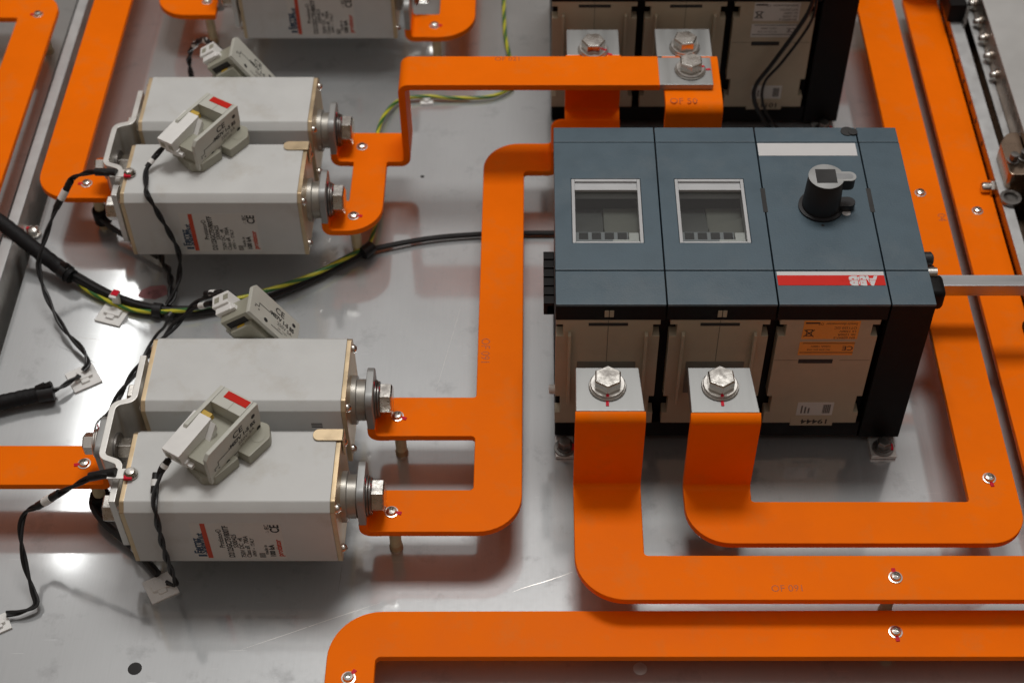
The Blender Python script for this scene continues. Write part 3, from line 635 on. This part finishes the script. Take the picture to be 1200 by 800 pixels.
# ------------------------------------------------------------------ switch-disconnectors
X = [1.2, 7.66, 14.07, 20.58, 23.2]
def switch(label, y, front=True):
    t = thing('switch_disconnector', label, 'switch', (0, y, 0), 'slate topped switch disconnectors')
    # dark inner block, base, right hand black module
    mb().box(1.35, 20.5, .9, 14.6, .6, 8.9).box(1.35, 20.5, .9, 4.8, 8.9, 12.6).box(1.35, 20.5, 10.8, 14.6, 8.9, 12.6).box(13.3, 20.5, 4.8, 10.8, 8.9, 12.6).build('core', 'black', t)
    mb().box(1.3, 20.55, .15, 15.2, .5, 1.9).build('base', 'black', t, bevel=.08)
    mb().box(20.6, 23.18, .02, 15.4, .5, 11.7).build('mechanism_housing', 'black', t, bevel=.08)
    # slate cover, one module per pole, three panels each
    for k in range(4):
        x0, x1 = X[k]+.04, X[k+1]-.04
        mb().box(x0, x1, 0, 2.68, 12.80, 13.0).build('cover_panel', 'cap', t, bevel=.045)
        mb().box(x0+.01, x1-.01, .012, 2.60, 11.65, 12.79).build('cover_skirt', 'black', t, bevel=.03)
        if k < 2:
            wx0, wx1, wy0, wy1 = (2.28, 6.57, 5.0, 10.6) if k == 0 else (8.68, 12.97, 5.0, 10.6)
            b = mb()
            o4 = [(x0, 2.76), (x1, 2.76), (x1, 13.95), (x0, 13.95)]; i4 = [(wx0, wy0), (wx1, wy0), (wx1, wy1), (wx0, wy1)]
            vs = [(a, c, 13.0) for a, c in o4]+[(a, c, 13.0) for a, c in i4]+[(a, c, 11.65) for a, c in o4]+[(a, c, 11.65) for a, c in i4]
            fs = []
            for i in range(4):
                j = (i+1) % 4
                fs += [(i, j, 4+j, 4+i), (4+i, 4+j, 12+j, 12+i), (8+i, 12+i, 12+j, 8+j), (i, 8+i, 8+j, j)]
            b.add(vs, fs); b.build('cover_panel', 'cap', t, bevel=.045)
            # window
            b = mb(); e = .22
            for (a0, a1, c0, c1) in ((wx0+.02, wx0+e, wy0+.02, wy1-.02), (wx1-e, wx1-.02, wy0+.02, wy1-.02), (wx0+e, wx1-e, wy0+.02, wy0+.14), (wx0+e, wx1-e, wy1-e, wy1-.02), (wx0+e, wx1-e, wy1-1.0, wy1-.82)):
                b.box(a0, a1, c0, c1, 12.2, 12.97)
            b.box(wx0+e, wx1-e, wy1-.82, wy1-e, 12.2, 12.82)
            wo = b.build('window_frame', 'frame', t, bevel=.025)
            mb().box(wx0+e, wx1-e, wy0+.14, wy1-1.0, 12.70, 12.78).build('pane', 'glass', wo)
            b = mb(); b.box(wx0, wx1, wy0, wy1, 9.0, 9.1).box(wx0, wx0+.1, wy0, wy1, 9.1, 12.15).box(wx1-.1, wx1, wy0, wy1, 9.1, 12.15).box(wx0+.1, wx1-.1, wy1-.1, wy1, 9.1, 12.15)
            b.build('chamber', 'interior', wo)
            wm = (wx0+wx1)/2-.2
            b = mb(); b.prism([(wy0+1.7, 9.11), (wy1-.9, 9.11), (wy1-.9, 11.2), (wy0+2.6, 12.0), (wy0+1.7, 12.0)], wx0+.12, wm, 'x'); b.build('arc_cover', 'interior', wo, bevel=.04)
            b = mb(); b.prism([(wm+.06, 7.4), (wx1-.12, 8.3), (wx1-.12, wy0+1.6), (wm+.06, wy0+1.6)], 9.11, 11.9); b.prism([(wm+.06, 9.6), (wx1-.12, 9.6), (wx1-.12, 8.6), (wm+.06, 7.7)], 9.11, 11.4); b.build('blade_cover', 'creamdark', wo, bevel=.04)
            b = mb(); b.box(wx0+.24, wx1-.9, wy0+.3, wy0+1.45, 11.8, 12.45); cb = b.build('contact_comb', 'contact', wo, bevel=.03)
            for q in range(4):
                u = wx0+.42+q*.78; mb().box(u, u+.56, wy0+.82, wy0+1.38, 12.45, 12.47).build('contact_slot', 'hole', cb)
            mb().box(wx0+1.0, wx0+1.9, wy0+.42, wy0+.52, 12.45, 12.47).build('contact_slot', 'hole', cb)
            mb().box(wx0+2.45, wx1-.25, wy0+.2, wy0+.66, 12.46, 12.62).box(wx1-.85, wx1-.25, wy0+.67, wy0+1.3, 12.0, 12.55).build('indicator_tab', 'sticker', wo, bevel=.03)
        else:
            mb().box(x0, x1, 2.76, 13.95, 11.65, 13.0).build('cover_panel', 'cap', t, bevel=.045)
        mb().box(x0, x1, 14.03, 15.42, 11.65, 12.97).build('cover_panel', 'cap', t, bevel=.045)
    # side notch strips along the seams
    for xx in (14.07, 20.58):
        mb().box(xx-.14, xx+.14, 7.6, 9.7, 12.9, 13.012).build('seam_notch', 'hole', t)
    # printed strip with the maker's mark (reads from behind)
    lg = mb().box(14.2, 20.45, 1.50, 2.30, 13.003, 13.018).build('red_strip', 'logored', t)
    mb().box(14.2, 20.45, 2.30, 2.60, 13.003, 13.018).build('white_line', 'paper', lg)
    lt = text('ABB', .98, Tm(19.98, 1.90, 13.022) @ RZ(180), 'paper', lg, bold=.06, sx=.92)
    b = mb().box(17.8, 20.1, 1.88, 1.915, 13.0225, 13.0245)
    for xx in (18.35, 18.98, 19.55): b.box(xx-.016, xx+.016, 1.5, 2.3, 13.0225, 13.0245)
    b.build('logo_gaps', 'logored', lg)
    mb().box(14.14, 20.35, 12.68, 13.85, 13.003, 13.02).build('blank_label', 'paper', t, bevel=.004)
    # rotary shaft
    kb = at(Tm(17.45, 8.05, 13.0))
    kb.lathe([(1.36, 0), (1.36, .14), (1.16, .17), (1.06, 2.45), (1.0, 2.5), (.85, 2.5)], 32); kb.T = kb.T @ Tm(0, 0, 0)
    ko = kb.build('shaft_hub', 'knob', t, angle=50)
    b = at(Tm(17.45, 8.05, 13.0)); b.prism(fillet([(.6, -.38), (1.75, -.38, .36), (1.75, .38, .36), (.6, .38)], 6), 1.75, 2.5); b.prism(fillet([(.8, -.45), (2.05, -.45, .42), (2.05, .40, .42), (.8, .40)], 6), .05, .5); b.build('cam_lug', 'knob', ko, bevel=.04)
    b = at(Tm(17.45, 8.05, 15.5)); b.lathe([(1.07, 0), (1.07, .025), (1.02, .05), (.02, .05)], 32); b.build('rim', 'knobrim', ko)
    b = at(Tm(17.45, 8.05, 15.5)); b.prism(fillet([(.9, -.40), (1.78, -.40, .38), (1.78, .40, .38), (.9, .40)], 6), .002, .046); b.build('rim_lug', 'knobrim', ko)
    b = at(Tm(17.45, 8.05, 15.552)); b.box(-.62, .60, -.60, .60, 0, .006).build('square_socket', 'hole', ko)
    b = at(Tm(17.45, 8.05, 15.552)); b.prism(fillet([(.6, -.22), (1.6, -.22, .2), (1.6, .22, .2), (.6, .22)], 6), 0, .006); b.build('key_slot', 'contact', ko)
    b = at(Tm(18.95, 7.55, 13.002)); b.lathe([(.27, 0), (.27, .012), (.02, .012)], 18); b.build('locking_hole', 'paper', t)
    b = at(Tm(17.4, 6.45, 13.002)); b.lathe([(.1, 0), (.1, .01), (.02, .01)], 10); b.build('index_dot', 'hole', t)
    b = at(Tm(20.0, 15.0, 12.98)); b.lathe([(.42, 0), (.42, .05), (.2, .06), (.02, .06)], 14); b.T = b.T @ Tm(.35, -.1, .0); b.lathe([(.3, 0), (.3, .1), (.02, .12)], 12); b.build('rear_clip', 'hole', t)
    # beige front poles with notched edges
    def pole(x0, x1, hood):
        zt, zb = 11.62, 1.95
        poly = [(x0, zb), (x1, zb), (x1, 3.0), (x1-.32, 3.0), (x1-.32, 4.6), (x1, 4.6), (x1, 10.2), (x1-.42, 10.2), (x1-.42, 11.2), (x1, 11.2), (x1, zt), (x0, zt), (x0, 11.2), (x0+.42, 11.2), (x0+.42, 10.2), (x0, 10.2), (x0, 4.6), (x0+.32, 4.6), (x0+.32, 3.0), (x0, 3.0)]
        po = mb().prism(poly, .05, .85, 'y').build('pole_front', 'cream', t, bevel=.04)
        xc = (x0+x1)/2
        if hood:
            mb().box(xc-1.15, xc+1.15, .03, .06, 11.12, 11.36).build('vent_slot', 'hole', po)
            mb().box(xc-.02, xc+.02, .04, .06, 7.6, 11.58).build('parting_line', 'creamdark', po)
            mb().box(xc-1.75, xc+1.75, -.02, .06, 5.0, 7.9).build('terminal_shade', 'creamdark', po, bevel=.03)  # dark strip painting the bar's shadow on the beige wall
            for xx in (x0+.80, x1-.80): mb().box(xx-.10, xx+.10, -.32, .049, 4.2, 10.6).build('rib', 'cream', po, bevel=.04)
            mb().box(xc-1.6, xc+1.6, -5.0, -2.6, 9.1, 9.6).box(xc-1.6, xc+1.6, -3.1, -2.6, 6.5, 9.09).box(xc-1.6, xc+1.6, -2.59, -.03, 6.5, 7.0).build('terminal_lug', 'washer', t, bevel=.04)
        return po
    pole(1.28, 7.38, True); pole(7.94, 13.78, True); p3 = pole(14.34, 20.22, False)
    for (x0, x1) in ((1.3, 7.3), (8.0, 13.7)):
        xc = (x0+x1)/2+.05
        b = mb(); b.box(xc-.27, xc-.02, -.05, .012, 11.95, 12.5).box(xc+.02, xc+.27, -.05, .012, 11.95, 12.5); b.build('cover_latch', 'cream', t, bevel=.03)
    # labels on the third pole, all upside down to the camera
    ol = mb().box(15.75, 19.05, .036, .049, 9.95, 11.55).box(15.72, 18.98, .036, .049, 8.5, 9.68).build('rating_label', 'orangelabel' if front else 'sticker', t)
    F = Tm(0, .03, 0) @ RX(90)
    def q(s, size, xx, zz, m='ink', bold=0, sx=1., al='LEFT'): text(s, size, F @ Tm(xx, zz, 0) @ RZ(180), m, ol, bold=bold, sx=sx, align=al)
    q('Switch-disconnector  OT', .28, 18.9, 11.3, sx=.8); q('OT1250 DC', .26, 18.9, 10.95); q('Ui 1500V', .26, 18.9, 10.65); q('Ith 1250A', .26, 18.9, 10.35); q('EN 60947-3', .26, 18.9, 10.08)
    b = at(F); b.box(15.85, 16.7, 11.3, 11.42, 0, .004).box(15.9, 19.0, 9.55, 9.6, 0, .004).box(15.8, 19.0, 8.72, 8.77, 0, .004)
    b.box(15.95, 16.35, 10.75, 10.8, 0, .004).box(15.98, 16.02, 10.2, 10.75, 0, .004).box(16.28, 16.32, 10.2, 10.75, 0, .004).box(15.98, 16.32, 10.2, 10.25, 0, .004)
    b.T = F @ Tm(16.15, 10.47, 0) @ RZ(45); b.box(-.42, .42, -.03, .03, 0.001, .005); b.T = F @ Tm(16.15, 10.47, 0) @ RZ(-45); b.box(-.42, .42, -.03, .03, 0.002, .006)
    b.build('label_rules', 'ink', ol)
    q('CE', .55, 18.95, 9.15, bold=.01); q('1250A 1000V', .24, 17.6, 9.3, sx=.9); q('AC-23A DC-21B', .22, 17.6, 9.0, sx=.9)
    mb().box(15.85, 17.9, .03, .049, 7.75, 8.1).build('slot', 'hole', t)
    mb().box(14.4, 15.8, .04, .049, 8.0, 8.03).box(18.3, 20.1, .04, .049, 8.0, 8.03).build('parting_line', 'creamdark', t)
    sk = mb().box(16.35, 18.6, .030, .049, 2.75, 4.0).build('serial_sticker', 'sticker', t)
    b = mb()
    for i in range(9): b.box(17.95+.055*i, 17.98+.055*i+.02*(i % 2), .022, .029, 2.95, 3.8)
    b.build('small_print', 'inkgrey', sk)
    b = mb()
    for i in range(3): b.box(16.6+.22*i, 16.7+.22*i, .022, .029, 2.95, 3.7-.12*i)
    b.build('small_print', 'inkgrey', sk)
    sk2 = mb().box(16.1, 18.75, .026, .049, 1.72, 2.68).build('number_sticker', 'cream', t)
    text('19444' if front else '10117', .62, F @ Tm(18.5, 2.15, .012) @ RZ(180), 'ink', sk2, bold=.02, sx=1.15)
    # feet
    for (x0, x1) in ((1.35, 2.5), (21.3, 22.9)):
        f = mb(); f.box(x0, x1, -1.35, .3, .02, .30); fo = f.build('foot', 'zinc', t, bevel=.05)
        b = at(Tm((x0+x1)/2, -.72, .30)); b.lathe([(.68, 0), (.68, .14), (.5, .15), (.5, .28), (.02, .3)], 22); b.T = b.T @ Tm(0, 0, .28); b.lathe([(.46, 0), (.46, .42), (.38, .5), (.02, .5)], 6, rot=.4); b.build('foot_bolt', 'darksteel', fo, bevel=.02)
        at(Tm((x0+x1)/2+.5, -.7, .32)).box(-.06, .12, -.25, .2, 0, .2).build('paint_mark', 'redpaint', fo)
    # left side comb and nub
    b = mb()
    for k in range(6): b.box(.55, 1.18, .75+.72*k, 1.35+.72*k, 11.3, 12.3)
    b.box(.75, 1.18, .75, 4.95, 11.3, 12.1); b.build('side_comb', 'black', t, bevel=.03)
    b = at(Tm(1.28, .6, 4.6) @ RY(-90)); b.lathe([(.3, 0), (.3, .35), (.02, .38)], 12); b.build('side_nub', 'sticker', t)
    return t
switch('slate grey topped switch with two windows and red strip in the foreground', 0, True)
switch('rear switch cut by the top edge with black wires over its beige front', 30.45, False)

def rod():
    t = thing('drive_shaft', 'square steel drive shaft running right from the front switch across the busbars', 'shaft', (25, 7, 7.2), world=True)
    mb().box(25.0, 60, 6.65, 7.6, 6.55, 7.5).build('square_bar', 'alu', t, bevel=.04)
    b = at(Tm(23.2, 7.1, 7.4) @ RY(90)); b.lathe([(1.3, 0), (1.3, 1.0), (1.05, 1.25), (1.05, 2.0), (.8, 2.1), (.02, 2.1)], 24); b.build('coupling', 'black', t)
    b = mb(); b.box(23.2, 24.35, 1.9, 3.6, 10.3, 11.9); b.build('side_knob', 'black', t, bevel=.35, seg=3)
    b = at(Tm(23.2, 4.4, 12.2) @ RY(90)); b.lathe([(.45, 0), (.45, .5), (.3, .62), (.02, .62)], 16); b.build('side_button', 'knob', t)
    b = at(Tm(23.2, 3.55, 11.9) @ RY(90)); b.lathe([(.35, 0), (.35, .75), (.02, .8)], 14); b.build('lock_pin', 'washer', t)
rod()

# ------------------------------------------------------------------ cables
def wire(name, label, pts, r, m='wire', cat='wire', group=None, stripe=0, turns=1., sub=7, n=8):
    p = catmull(pts, sub)
    loc = Vector(pts[len(pts)//2]); loc.z = 0
    b = mb(); b.tube(p, r, n, stripe, turns)
    b.v = [v-loc for v in b.v]
    o = b.build(name, m); o.location = loc*S
    if label: tag(o, label, cat, group)
    return o
def pair(name, label, pts, r=.13, cat='wire', twist=2.6, sep=1.0, sub=10, labels=()):
    p = catmull(pts, sub); fr = frames(p); loc = Vector(pts[len(pts)//2]); loc.z = 0
    t = thing(name, label, cat, loc, 'black control wiring', world=True)
    for ph in (0, math.pi):
        L = 0; q = []
        for i, (pt, (tt, a, b_)) in enumerate(zip(p, fr)):
            if i: L += (p[i]-p[i-1]).length
            an = L*twist+ph; q.append(pt+(a*math.cos(an)+b_*math.sin(an))*r*sep)
        mb().tube(q, r, 8).build('strand', 'wire', t)
    for (a, c) in labels: marker(t, a, c)
    return t
def marker(t, a, c, r=.26):
    """heat-shrink collar with a white wire marker between points a and c"""
    a, c = Vector(a), Vector(c)
    mb().tube([a, a.lerp(c, .35)], r, 12).build('shrink_collar', 'wire', t)
    mb().tube([a.lerp(c, .35), a.lerp(c, .68)], r*1.12, 12).build('wire_marker', 'white', t)
    mb().tube([a.lerp(c, .68), c], r, 12).build('shrink_collar', 'wire', t)

def braided(name, label, pts, r, ties=()):
    loc = Vector(pts[1]); loc.z = 0
    t = thing(name, label, 'cable sleeve', loc, world=True)
    p = catmull(pts, 16)
    mb().tube(p, lambda f: r*(1+.03*math.sin(f*90)+.02*math.sin(f*37)), 16).build('sleeve', 'sleeve', t)
    fr = frames(p)
    for f in ties:
        i = int(f*(len(p)-1)); tt, a, b_ = fr[i]
        mb().tube([p[i]-tt*.28, p[i]+tt*.28], r*1.14, 16).build('cable_tie', 'wire', t)
        q = p[i]+(a*.2+Vector((0, 0, 1)))*r*1.2; mb().tube([q-tt*.3-Vector((0, 0, .2)), q+tt*.3], .2, 6).build('tie_head', 'wire', t)
    return t
t = braided('cable_sleeve', 'thick black braided cable sleeve entering from the left over the pale rail', [(-42.21, 20.34, 2.7), (-37.92, 17.73, 2.65), (-34.79, 15.71, 1.5), (-32.03, 13.74, .85)], .54, (.12, .95))
t = braided('cable_sleeve', 'short black braided sleeve entering from the left edge below the rail', [(-37.49, 1.31, .8), (-34.55, 2.66, .7), (-32.48, 3.3, .7), (-31.43, 3.58, .7)], .50, (.82, .97))
pair('wire', 'two thin black wires from the short braided sleeve to its white tie mount', [(-31.43, 3.58, .7), (-30.87, 4.02, .65), (-30.34, 4.61, .6), (-29.9, 5.1, .55)], .09)
for k, (dz, dy, r) in enumerate(((0, 0, .22), (.3, .05, .18), (.05, .34, .2))):
    wire('wire', ['thick black wire in the bundle leaving the braided sleeve towards the middle', 'thin black wire on top of the bundle leaving the braided sleeve', 'black wire at the back of the bundle leaving the braided sleeve'][k],
         [(-32.4+.1*k, 13.99+dy, .7+dz), (-28.82, 12.01+dy, .4+dz), (-25.41, 10.89+dy, .35+dz), (-21.37, 11.21+dy, .35+dz), (-16.89, 13.05+dy, .35+dz), (-11.84, 16.78+dy, .35+dz)], r, group='black bundled wires')
wire('earth_wire', 'green and yellow earth wire lying along the black bundle to the middle', [(-31.6, 13.5, .5), (-31.15, 13.1, .4), (-29.81, 12.2, .35), (-27.27, 11.0, .4), (-23.92, 10.72, .72), (-21.36, 11.3, .85), (-19.12, 12.15, .85), (-16.88, 13.15, .85), (-14.64, 14.5, .8), (-11.85, 16.9, .65)], .17, ['green', 'yel'], 'earth wire', 'green and yellow earth wires', stripe=3, turns=1.3, n=12, sub=14)
wire('earth_wire', 'green and yellow earth wire curving from the top edge under the bridging busbar', [(-2.58, 47.32, .3), (-2.37, 41.55, .3), (-1.84, 37.71, .3), (-1.68, 35.27, .3), (-2.28, 34.33, .3), (-3.73, 33.61, .3), (-6.4, 33.51, .3), (-8.39, 33.59, .4), (-10.37, 33.18, .4), (-11.43, 31.32, .6), (-11.88, 28.69, .8), (-11.75, 25.34, .8), (-11.2, 20.99, .8), (-11.54, 17.7, .75), (-11.83, 16.75, .7)], .155, ['green', 'yel'], 'earth wire', 'green and yellow earth wires', stripe=3, turns=1.3, n=12, sub=14)
wire('wire', 'black cable running from the wire junction under the long busbar to the front switch', [(-12.2, 16.5, .4), (-11.84, 16.78, .4), (-7.68, 17.99, .32), (-3.42, 18.5, .3), (1.16, 18.59, .3), (4.52, 18.5, .3)], .19, group='black bundled wires')
b = mb(); b.tube([(-12.1, 16.3, .55), (-11.5, 17.0, .55)], .46, 10); o = b.build('cable_tie', 'wire'); tag(o, 'black cable tie at the wire junction beside the upper fuse fork', 'cable tie')
b = mb(); b.tube([(-26.0, 10.95, .55), (-25.4, 10.85, .55)], .50, 10); o = b.build('cable_tie', 'wire'); tag(o, 'black cable tie on the wire bundle below the upper fuse', 'cable tie')
b = mb(); b.tube([(-24.9, 10.3, .45), (-24.6, 11.0, .5)], .30, 10); o = b.build('cable_tie', 'wire'); tag(o, 'small black tie where microswitch wires leave the bundle', 'cable tie')

t = pair('lug_wire', 'black wire from the lug on the upper fuse down to a white tie mount', [(-28.0, 16.3, 8.25), (-28.9, 16.45, 8.2), (-30.26, 16.95, 7.6), (-31.59, 17.27, 6.6), (-32.7, 16.35, 5), (-33.66, 13.87, 3.2), (-33.74, 12.78, 2.4), (-33.02, 11.08, 1.5), (-31.58, 8.81, 1), (-30.03, 7.09, .8), (-29.51, 6.06, .7), (-29.75, 5.5, .55)], .10, twist=1.4, sep=1.0)
mb().tube([(-27.9, 16.3, 8.25), (-29.4, 16.6, 8.05)], .27, 12).build('shrink_collar', 'wire', t)
marker(t, (-31.5, 17.25, 6.65), (-32.72, 16.33, 4.95), .24)
t = pair('lug_wire', 'black wire from the lug on the lower fuse curling down to the left edge', [(-23.6, -8.45, 8.25), (-24.3, -8.45, 8.2), (-25.2, -8.36, 7.6), (-26.94, -8.24, 6.2), (-28.82, -8.13, 4.6), (-29.78, -8.05, 3.8), (-30.11, -8.83, 3), (-29.84, -10.29, 1.8), (-29.36, -11.48, .9), (-29.09, -12.27, .5), (-29.86, -12.73, .45), (-30.7, -12.85, .42)], .10, twist=1.4)
mb().tube([(-23.5, -8.42, 8.28), (-25.1, -8.38, 7.75)], .27, 12).build('shrink_collar', 'wire', t)
marker(t, (-27.3, -8.22, 5.95), (-28.9, -8.12, 4.52), .24)

# microswitch leads
t = pair('switch_lead', 'black lead hanging from the lower fuse front microswitch over the fuse face', [(-19.5, -8.0, 9.75), (-20.2, -8.3, 9.5), (-20.75, -8.75, 9.0), (-20.95, -9.6, 8.6), (-20.95, -10.6, 8.5), (-20.85, -11.2, 8.0), (-20.97, -11.25, 6.0), (-21.05, -11.2, 3.8), (-21.14, -10.9, 1.4), (-21.1, -11.0, .6), (-21.7, -10.8, .55)], .10, twist=1.8)
marker(t, (-20.35, -8.4, 9.4), (-20.8, -8.85, 8.9), .2); marker(t, (-21.1, -8.85, 8.75), (-21.1, -9.95, 8.4), .2)
t = pair('switch_lead', 'black lead from the upper fuse front microswitch over the fuse face to the bundle', [(-24.0, 17.9, 9.75), (-24.6, 17.75, 9.4), (-25.18, 17.36, 9.0), (-25.85, 16.4, 8.5), (-25.7, 15.0, 8.3), (-25.4, 13.9, 8.5), (-25.1, 13.6, 7.9), (-24.66, 13.55, 6.15), (-24.3, 13.55, 4.46), (-24.2, 13.6, 3.2), (-24.4, 13.2, 1.6), (-24.7, 11.9, .9), (-25.0, 11.2, .7)], .10, twist=1.8)
marker(t, (-25.3, 17.25, 8.95), (-25.85, 16.5, 8.55), .18)
pair('switch_lead', 'dark lead running out from beneath the upper fuse to the bundle', [(-26.4, 16.4, 1.0), (-25.9, 15.0, 1.0), (-25.28, 13.96, 1.0), (-24.93, 12.03, .9), (-24.99, 11.17, .8)], .12)
t = pair('switch_lead', 'black lead from the microswitch behind the lower fuse slanting down to its left bracket', [(-18.7, 5.2, 7.9), (-19.75, 6.3, 7.1), (-20.85, 7.2, 6.0), (-21.85, 7.4, 5), (-22.84, 7.11, 4), (-23.85, 6.16, 3.4), (-24.88, 5.0, 2.8), (-26.13, 3.37, 2), (-27.09, 1.69, 1.2), (-27.5, .5, .8), (-27.5, -2, .6)], .12, twist=1.6)
marker(t, (-19.9, 6.9, 6.6), (-21.1, 7.45, 5.9), .2); marker(t, (-20.6, 6.6, 5.9), (-21.9, 7.2, 4.9), .2)
wire('switch_lead', 'thin dark lead looping out beside the lower fuse bracket', [(-26.6, 2.2, 1.6), (-27.3, 1.3, 1.3), (-27.85, .6, 1.1), (-27.73, -.5, 1.0), (-27.3, -1.5, .9), (-27.2, -3.5, .8)], .07, 'darksteel', group='black control wiring')
wire('switch_lead', 'second thin lead from the bundle joining the slanting lead above the lower fuse', [(-24.8, 10.6, .5), (-24.85, 9.0, 1.0), (-24.95, 7.5, 1.9), (-25.2, 5.8, 2.4), (-25.5, 4.4, 2.3)], .11, group='black control wiring')
wire('lug_wire', 'short thick black cable running from the lower fuse bracket to a white mount', [(-26.9, -4.9, 1.3), (-26.8, -5.8, 1.2), (-25.88, -6.9, .9), (-23.85, -8.54, .6), (-22.3, -10.2, .5)], .24, group='black control wiring')
wire('lug_wire', 'short black cable running from the left bar standoff beneath the upper fuse', [(-31.3, 20.1, 1.5), (-31.0, 19.2, 1.2), (-30.18, 18.5, 1.0), (-28.5, 17.33, .8), (-26.44, 15.81, .7)], .2, group='black control wiring')
t = pair('switch_lead', 'black lead from the microswitch behind the upper fuse', [(-23.0, 30.2, 7.6), (-24.0, 31.6, 7.1), (-24.63, 32.86, 6.5), (-25.56, 33.74, 5.5), (-26.18, 34.2, 4.5), (-26.66, 34.6, 3), (-26.59, 34.2, 1.5), (-26.16, 33.0, .8), (-25.5, 31, .5)], .11)
marker(t, (-23.9, 31.8, 6.9), (-24.9, 33.1, 6.3), .2); marker(t, (-25.3, 33.6, 5.8), (-26.1, 34.2, 4.6), .2)
wire('wire', 'thicker black wire draped down the beige front of the rear switch', [(19.75, 29.7, 14.5), (19.68, 29.5, 13.18), (19.48, 29.5, 11.57), (18.76, 29.6, 9.63), (17.44, 29.6, 6.78), (16.47, 29.6, 4.78), (16.5, 29.6, 3.31), (17.17, 29.5, 1.9), (18.3, 29.0, .5), (19.5, 28.5, .3)], .17, group='black wires on the rear switch')
wire('wire', 'thinner black wire draped down the beige front of the rear switch', [(19.95, 29.8, 14.5), (19.9, 29.6, 13.0), (19.86, 29.6, 10.98), (19.2, 29.6, 9.1), (18.06, 29.6, 6.78), (17.12, 29.6, 5.18), (17.05, 29.6, 3.56), (17.68, 29.5, 1.9), (19, 29.0, .5), (20, 28.5, .3)], .11, group='black wires on the rear switch')

def tie_mount(label, x, y, rz, s=.95, clip=False):
    t = thing('cable_tie_mount', label, 'tie mount', (x, y, 0), 'white adhesive tie mounts', rot=(0, 0, R(rz)))
    mb().box(-s, s, -s, s, .004, .14).build('pad', 'white', t, bevel=.03)
    mb().box(-s*.62, s*.62, -s*.3, s*.3, .14, .36).box(-s*.3, s*.3, -s*.62, s*.62, .14, .30).build('saddle', 'white', t, bevel=.06)
    if clip:
        b = mb(); b.box(-.28, .28, .55, .85, .14, 1.35).box(-.28, .28, .3, 1.1, 1.2, 1.4); c = b.build('clip_arm', 'white', t, bevel=.08)
        mb().box(-.2, .3, .5, 1.0, 1.41, 1.46).build('paint_mark', 'redpaint', c, bevel=.02)
tie_mount('white square tie mount where the short braided sleeve wires end', -29.79, 5.29, 32)
tie_mount('white tie mount with red dotted clip holding the bundle', -28.85, 11.0, -18, .95, True)
tie_mount('white square tie mount below the lower fuse front left corner', -22.1, -10.85, 30, .85)
tie_mount('white square tie mount cut by the left edge near the bottom', -31.1, -13.35, 30, .6)
tie_mount('white tie mount holding the earth wire below the bridging busbar', -8.4, 33.5, 4, .5)
